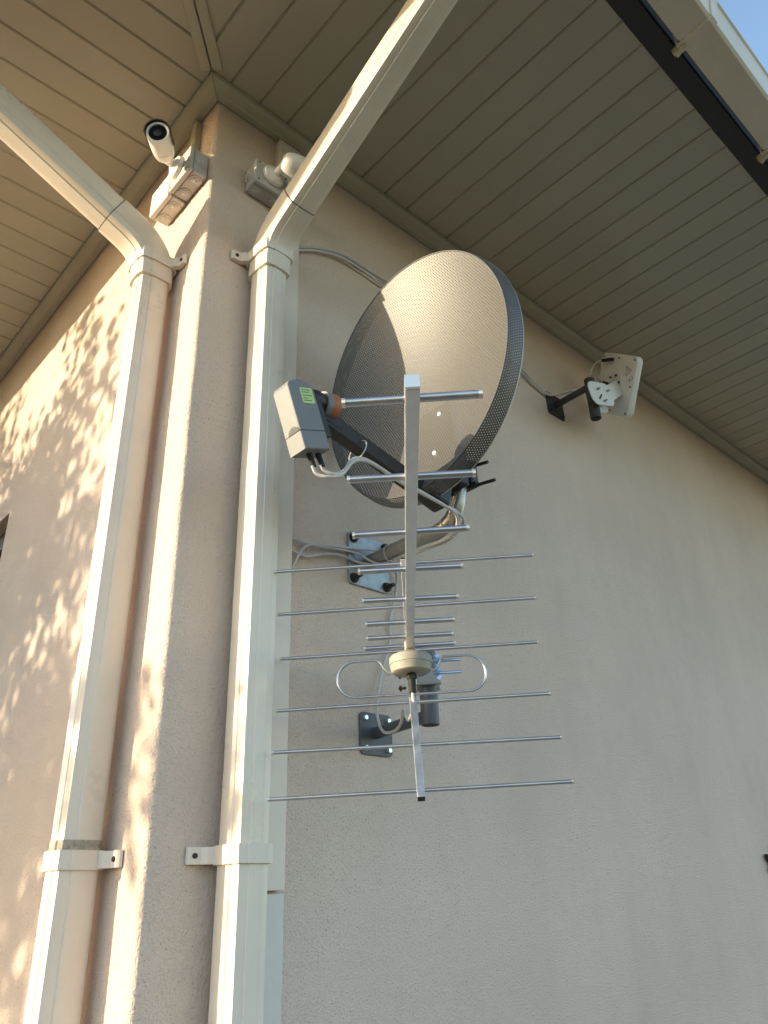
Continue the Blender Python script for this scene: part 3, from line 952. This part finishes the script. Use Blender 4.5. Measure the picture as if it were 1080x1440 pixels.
# clamp and wing bolts
ck = Vector((PX.x, PX.y, 2.045))
cb = obj('clamp', merge(box((.010, .056, .038), ck-AD*.026, arot(), bev=.002), box((.010, .056, .038), ck+AD*.026, arot(), bev=.002)), 'galvanised_tube', yagi)
for sz in (.012, -.014):
    p = AB+AD*.075+AU*(-.030+sz)
    bm = cyl(p+AP*.045, p+AP*.105, .0030, seg=10)
    obj('clamp_bolt', bm, 'zinc_blue', cb)
    q = p+AP*.054
    bm = cyl(q-AP*.004, q+AP*.004, .006, seg=12)
    for s in (-1, 1):
        add_box(bm, (.003, .010, .012), q+AP*.004+AU*(s*.009), frame(AD, (AP+AU*s*.6).normalized()), bev=.001)
    obj('wing_nut', bm, 'zinc_blue', cb)
    p = AB+AD*.085+AU*(-.055+sz)
    bm = cyl(p-AP*.028, p-AP*.012, .0028, seg=8)
    add_cyl(bm, p-AP*.026, p-AP*.021, .006, seg=6)
    obj('clamp_bolt', bm, 'rusty_bolt', cb)
# antenna coax
k0 = cn-AU*.038
cc = [k0, k0-AU*.030, Vector((.421, -.252, 1.938)), Vector((.440, -.222, 1.938)), Vector((.452, -.205, 1.962)), Vector((.478, -.17, 1.972)), Vector((.500, -.14, 1.953)), Vector((.518, -.10, 1.944)), Vector((.524, -.06, 1.948)), Vector((.533, -.032, 1.975)), Vector((.539, -.02, 2.021)), Vector((.560, -.015, 2.093)), Vector((.597, -.010, 2.185)), Vector((.603, -.008, 2.245)), Vector((.618, -.012, 2.30)), Vector((.626, -.016, 2.36)), Vector((.612, -.024, 2.402)), Vector((.575, -.030, 2.416)), Vector((.53, -.022, 2.414)), Vector((.464, -.014, 2.404)), Vector((.396, -.016, 2.390)), Vector((.331, -.014, 2.372)), Vector((.296, -.012, 2.314)), Vector((.283, -.012, 2.27))]
o = obj('antenna_cable', tube(cc, .0036, 10, 7), 'cable_white', smooth=True)
o['label'] = 'white cable dropping from the antenna dipole box and up the wall to the dish plate'; o['category'] = 'cable'

# ------------------------------------------------------------------ panel antenna under the eaves
pan = thing('panel_antenna', (1.533, 0, 3.305), 'white square panel antenna seen from behind on a short dark wall arm', 'antenna')
pl = obj('wall_plate', plate(.105, .100, .005, (1.533, -.003, 3.306), frame(X, Z, -Y), .010, .001), 'dark_powder', pan)
for sx, sz in ((-1, -1), (1, -1), (-1, 1), (1, 1)):
    p = Vector((1.533+sx*.038, -.0055, 3.306+sz*.036))
    obj('anchor_bolt', cyl(p, p-Y*.006, .0055, seg=6), 'rusty_bolt', pl)
obj('arm', cyl((1.533, -.005, 3.308), (1.518, -.165, 3.300), .0125, seg=18), 'dark_powder', pan, smooth=True)
SP = Vector((1.520, -.172, 0))
sp_ = obj('post', cyl(SP+Z*3.158, SP+Z*3.330, .0195, seg=22), 'dark_powder', pan, smooth=True)
obj('post_bore', cyl(SP+Z*3.1574, SP+Z*3.1582, .016, seg=20), 'rubber', sp_)
pa, pe, pr = R(114.84), R(5.08), R(-40.65)
pn = Vector((math.sin(pa)*math.cos(pe), math.cos(pa)*math.cos(pe), math.sin(pe)))
r_ = Vector((math.cos(pa), -math.sin(pa), 0)); u_ = r_.cross(pn)
pR = r_*math.cos(pr)+u_*math.sin(pr); pU = u_*math.cos(pr)-r_*math.sin(pr)
pc = Vector((1.727, -.165, 3.410))
prot = frame(pR, pU, pR.cross(pU))
back = obj('back_plate', plate(.236, .236, .004, pc+pn*.002, prot, .022, .001), 'panel_white', pan)
obj('radome', plate(.232, .232, .026, pc+pn*.0175, prot, .024, .006), 'white_plastic', pan, smooth=True)
for a in range(8):
    q = [(-1, -1), (0, -1), (1, -1), (1, 0), (1, 1), (0, 1), (-1, 1), (-1, 0)][a]
    p = pc+pR*q[0]*.103+pU*q[1]*.103
    obj('screw', cyl(p+pn*.001, p-pn*.0025, .0036, seg=8), 'rusty_bolt', back)
for a in range(6):
    p = pc+pR*(.036*math.cos(a*1.047+.3))+pU*(.036*math.sin(a*1.047+.3))
    obj('stud', cyl(p+pn*.001, p-pn*.010, .0050, seg=6), 'rusty_bolt', back)
obj('mount_disc', cyl(pc+pn*.001, pc-pn*.005, .052, seg=32), 'panel_white', back, smooth=True)
# warning triangle and small marks printed on the back
def mark(p, q, wdt=.0022):
    p, q = Vector(p), Vector(q)
    d = (q-p)
    return box((d.length, wdt, .0004), (p+q)/2-pn*.0004, frame(d, pn.cross(d), None))
T0 = pc+pR*.070+pU*.060
vv = Vector((0, 0, 1)); vu = (vv-pn*vv.dot(pn)).normalized(); vr = vu.cross(pn).normalized()
tri = [T0+vu*.020, T0-vu*.012+vr*.018, T0-vu*.012-vr*.018]
obj('triangle_mark', merge(mark(tri[0], tri[1]), mark(tri[1], tri[2]), mark(tri[2], tri[0]), mark(T0+vu*.008, T0-vu*.004)), 'ink', back)
T1 = T0-vu*.040
obj('print_mark', merge(mark(T1-vr*.012+vu*.008, T1-vr*.012-vu*.006), mark(T1-vr*.012-vu*.006, T1-vr*.002-vu*.006), mark(T1+vr*.004+vu*.008, T1+vr*.004-vu*.006), mark(T1+vr*.004+vu*.001, T1+vr*.014+vu*.001), mark(T1+vr*.004-vu*.006, T1+vr*.014-vu*.006)), 'ink', back)
# white tilt bracket between post and panel
bk = pc-pn*.010-Z*.03
q0 = SP+Z*3.262
tw = frame((.94, 0, .34), (-.34, 0, .94))
cheek1 = plate(.165, .094, .005, (1.532, -.203, 3.255), tw, .034, .001)
cheek2 = plate(.150, .088, .005, (1.605, -.140, 3.285), tw, .034, .001)
tb = obj('tilt_bracket', merge(cheek1, cheek2), 'panel_white', pan)
ds = (bk-Vector((1.60, -.170, 3.29)))
obj('bracket_neck', box((ds.length, .060, .064), Vector((1.60, -.170, 3.29))+ds/2, frame(ds, Y-ds*(ds.y/ds.length_squared)), bev=.006), 'panel_white', tb)
for q, z in ((1.505, 3.262), (1.540, 3.225), (1.575, 3.285)):
    obj('bracket_bolt', merge(cyl((q, -.204, z), (q, -.212, z), .0052, seg=6), cyl((q, -.210, z), (q, -.219, z), .0028, seg=8)), 'galvanised', tb)
obj('slot', plate(.038, .007, .001, (1.520, -.2058, 3.236), frame((.6, 0, .8), (-.8, 0, .6)), .003), 'rubber', tb)
# leads
BO = [[(1.697, -.196, 3.500), (1.692, -.178, 3.506), (1.694, -.150, 3.519)], [(1.717, -.168, 3.401), (1.712, -.148, 3.412), (1.710, -.128, 3.432)]]
LE = [[(1.692, -.132, 3.523), (1.688, -.110, 3.512), (1.676, -.095, 3.470), (1.650, -.092, 3.410), (1.600, -.094, 3.365), (1.545, -.080, 3.345)],
      [(1.705, -.118, 3.452), (1.696, -.104, 3.482), (1.680, -.094, 3.464), (1.652, -.088, 3.402), (1.600, -.088, 3.362), (1.540, -.076, 3.340)]]
WA = [[(1.515, -.030, 3.338), (1.467, -.014, 3.328), (1.371, -.012, 3.347), (1.279, -.012, 3.375), (1.10, -.010, 3.400), (.85, -.010, 3.395), (.627, -.012, 3.367), (.552, -.014, 3.372), (.451, -.016, 3.370), (.355, -.014, 3.338), (.275, -.012, 3.290)],
      [(1.530, -.030, 3.345), (1.480, -.016, 3.332), (1.400, -.013, 3.346), (1.300, -.012, 3.383), (1.10, -.010, 3.412), (.85, -.010, 3.408), (.638, -.012, 3.391), (.552, -.014, 3.387), (.451, -.018, 3.380), (.354, -.016, 3.346), (.275, -.012, 3.300)]]
for i in range(2):
    obj('lead_boot', tube(BO[i], .0070, 10, 4), 'rubber', back, smooth=True)
    o = obj('antenna_lead', tube([BO[i][-1]]+LE[i]+WA[i], .0036, 10, 7), 'cable_grey' if i else 'cable_white', smooth=True)
    o['label'] = ('grey lead from the middle of the panel antenna along the wall behind the dish' if i else 'white lead from the top of the panel antenna along the wall behind the dish')
    o['category'] = 'cable'; o['group'] = 'panel antenna leads'

# ------------------------------------------------------------------ black wall bracket at the right edge
hk = thing('wall_bracket', (2.55, 0, 1.70), 'small black metal bracket on the wall at the right picture edge', 'bracket')
obj('bracket_plate', plate(.05, .12, .006, (2.56, -.0035, 1.70), frame(X, Z, -Y), .008, .001), 'black_plastic', hk)
obj('bracket_prong', prism([(2.468, -.02, 1.722), (2.54, -.02, 1.722), (2.54, -.02, 1.680), (2.492, -.02, 1.680), (2.486, -.02, 1.700), (2.474, -.02, 1.703)], (0, 0, 0), (0, .014, 0)), 'black_plastic', hk)
obj('bracket_prong', prism([(2.478, -.02, 1.676), (2.54, -.02, 1.676), (2.54, -.02, 1.660), (2.478, -.02, 1.660)], (0, 0, 0), (0, .014, 0)), 'black_plastic', hk)

# ------------------------------------------------------------------ tree between the low sun and the left wall
def tree(base, crown_c, rad, nleaf, seed):
    rg = random.Random(seed)
    base = Vector(base); crown_c = Vector(crown_c)
    t = thing('garden_tree', base, 'leafy garden tree that throws dappled shade on the sunlit wall', 'tree')
    bm = bmesh.new()
    top = crown_c+Vector((0, 0, rad.z*.5))
    trunk = catmull([base, base.lerp(top, .35)+Vector((.06, -.05, 0)), base.lerp(top, .7)+Vector((-.05, .06, 0)), top], 5)
    n = len(trunk)
    add_tube(bm, trunk, .1, 10, radii=[.13*(1-.85*i/(n-1))+.01 for i in range(n)])
    tips = []
    for k in range(80):
        s = trunk[int(n*(.30+.65*rg.random()))-1]
        a = rg.uniform(0, 2*math.pi)
        e = rg.uniform(-.3, .9)
        f = rg.uniform(.6, 1.0)
        q = crown_c+Vector((math.cos(a)*math.cos(e)*rad.x, math.sin(a)*math.cos(e)*rad.y, math.sin(e)*rad.z))*f
        md = s.lerp(q, .5)+Vector((rg.uniform(-.15, .15), rg.uniform(-.15, .15), rg.uniform(.0, .2)))
        pts = catmull([s, md, q], 5)
        add_tube(bm, pts, .02, 6, radii=[.026*(1-.85*i/(len(pts)-1)) for i in range(len(pts))])
        tips += pts[3:]
        for w in range(3):
            q2 = q.lerp(md, rg.uniform(0, .6))
            e2 = q2+Vector((rg.gauss(0, .22), rg.gauss(0, .22), rg.gauss(0, .16)))
            add_tube(bm, [q2, (q2+e2)/2+Vector((0, 0, .03)), e2], .006, 5, radii=[.007, .005, .003])
            tips += [(q2+e2)/2, e2]
    obj('trunk', bm, 'bark', t, smooth=True)
    bm = bmesh.new()
    for k in range(nleaf):
        c = rg.choice(tips)+Vector((rg.gauss(0, .09), rg.gauss(0, .09), rg.gauss(0, .08)))
        ax = Vector((rg.gauss(0, 1), rg.gauss(0, 1), rg.gauss(-.5, .7))).normalized()
        sd2 = ax.orthogonal().normalized()
        sd2 = (Matrix.Rotation(rg.uniform(0, 6.28), 3, ax) @ sd2)
        nn = ax.cross(sd2)
        l_, w = rg.uniform(.06, .10), rg.uniform(.017, .028)
        v = [bm.verts.new(c), bm.verts.new(c+ax*l_*.5+sd2*w+nn*.006), bm.verts.new(c+ax*l_), bm.verts.new(c+ax*l_*.5-sd2*w+nn*.006)]
        bm.faces.new((v[0], v[1], v[2])); bm.faces.new((v[0], v[2], v[3]))
    obj('crown', bm, 'leaf', t)
    return t
wall_target = Vector((0, 1.60, 2.18))
cc0 = wall_target+SUN_DIR*3.3
tree((cc0.x, cc0.y, 0), (cc0.x, cc0.y, cc0.z), Vector((1.50, 1.50, 1.80)), 22000, 3)
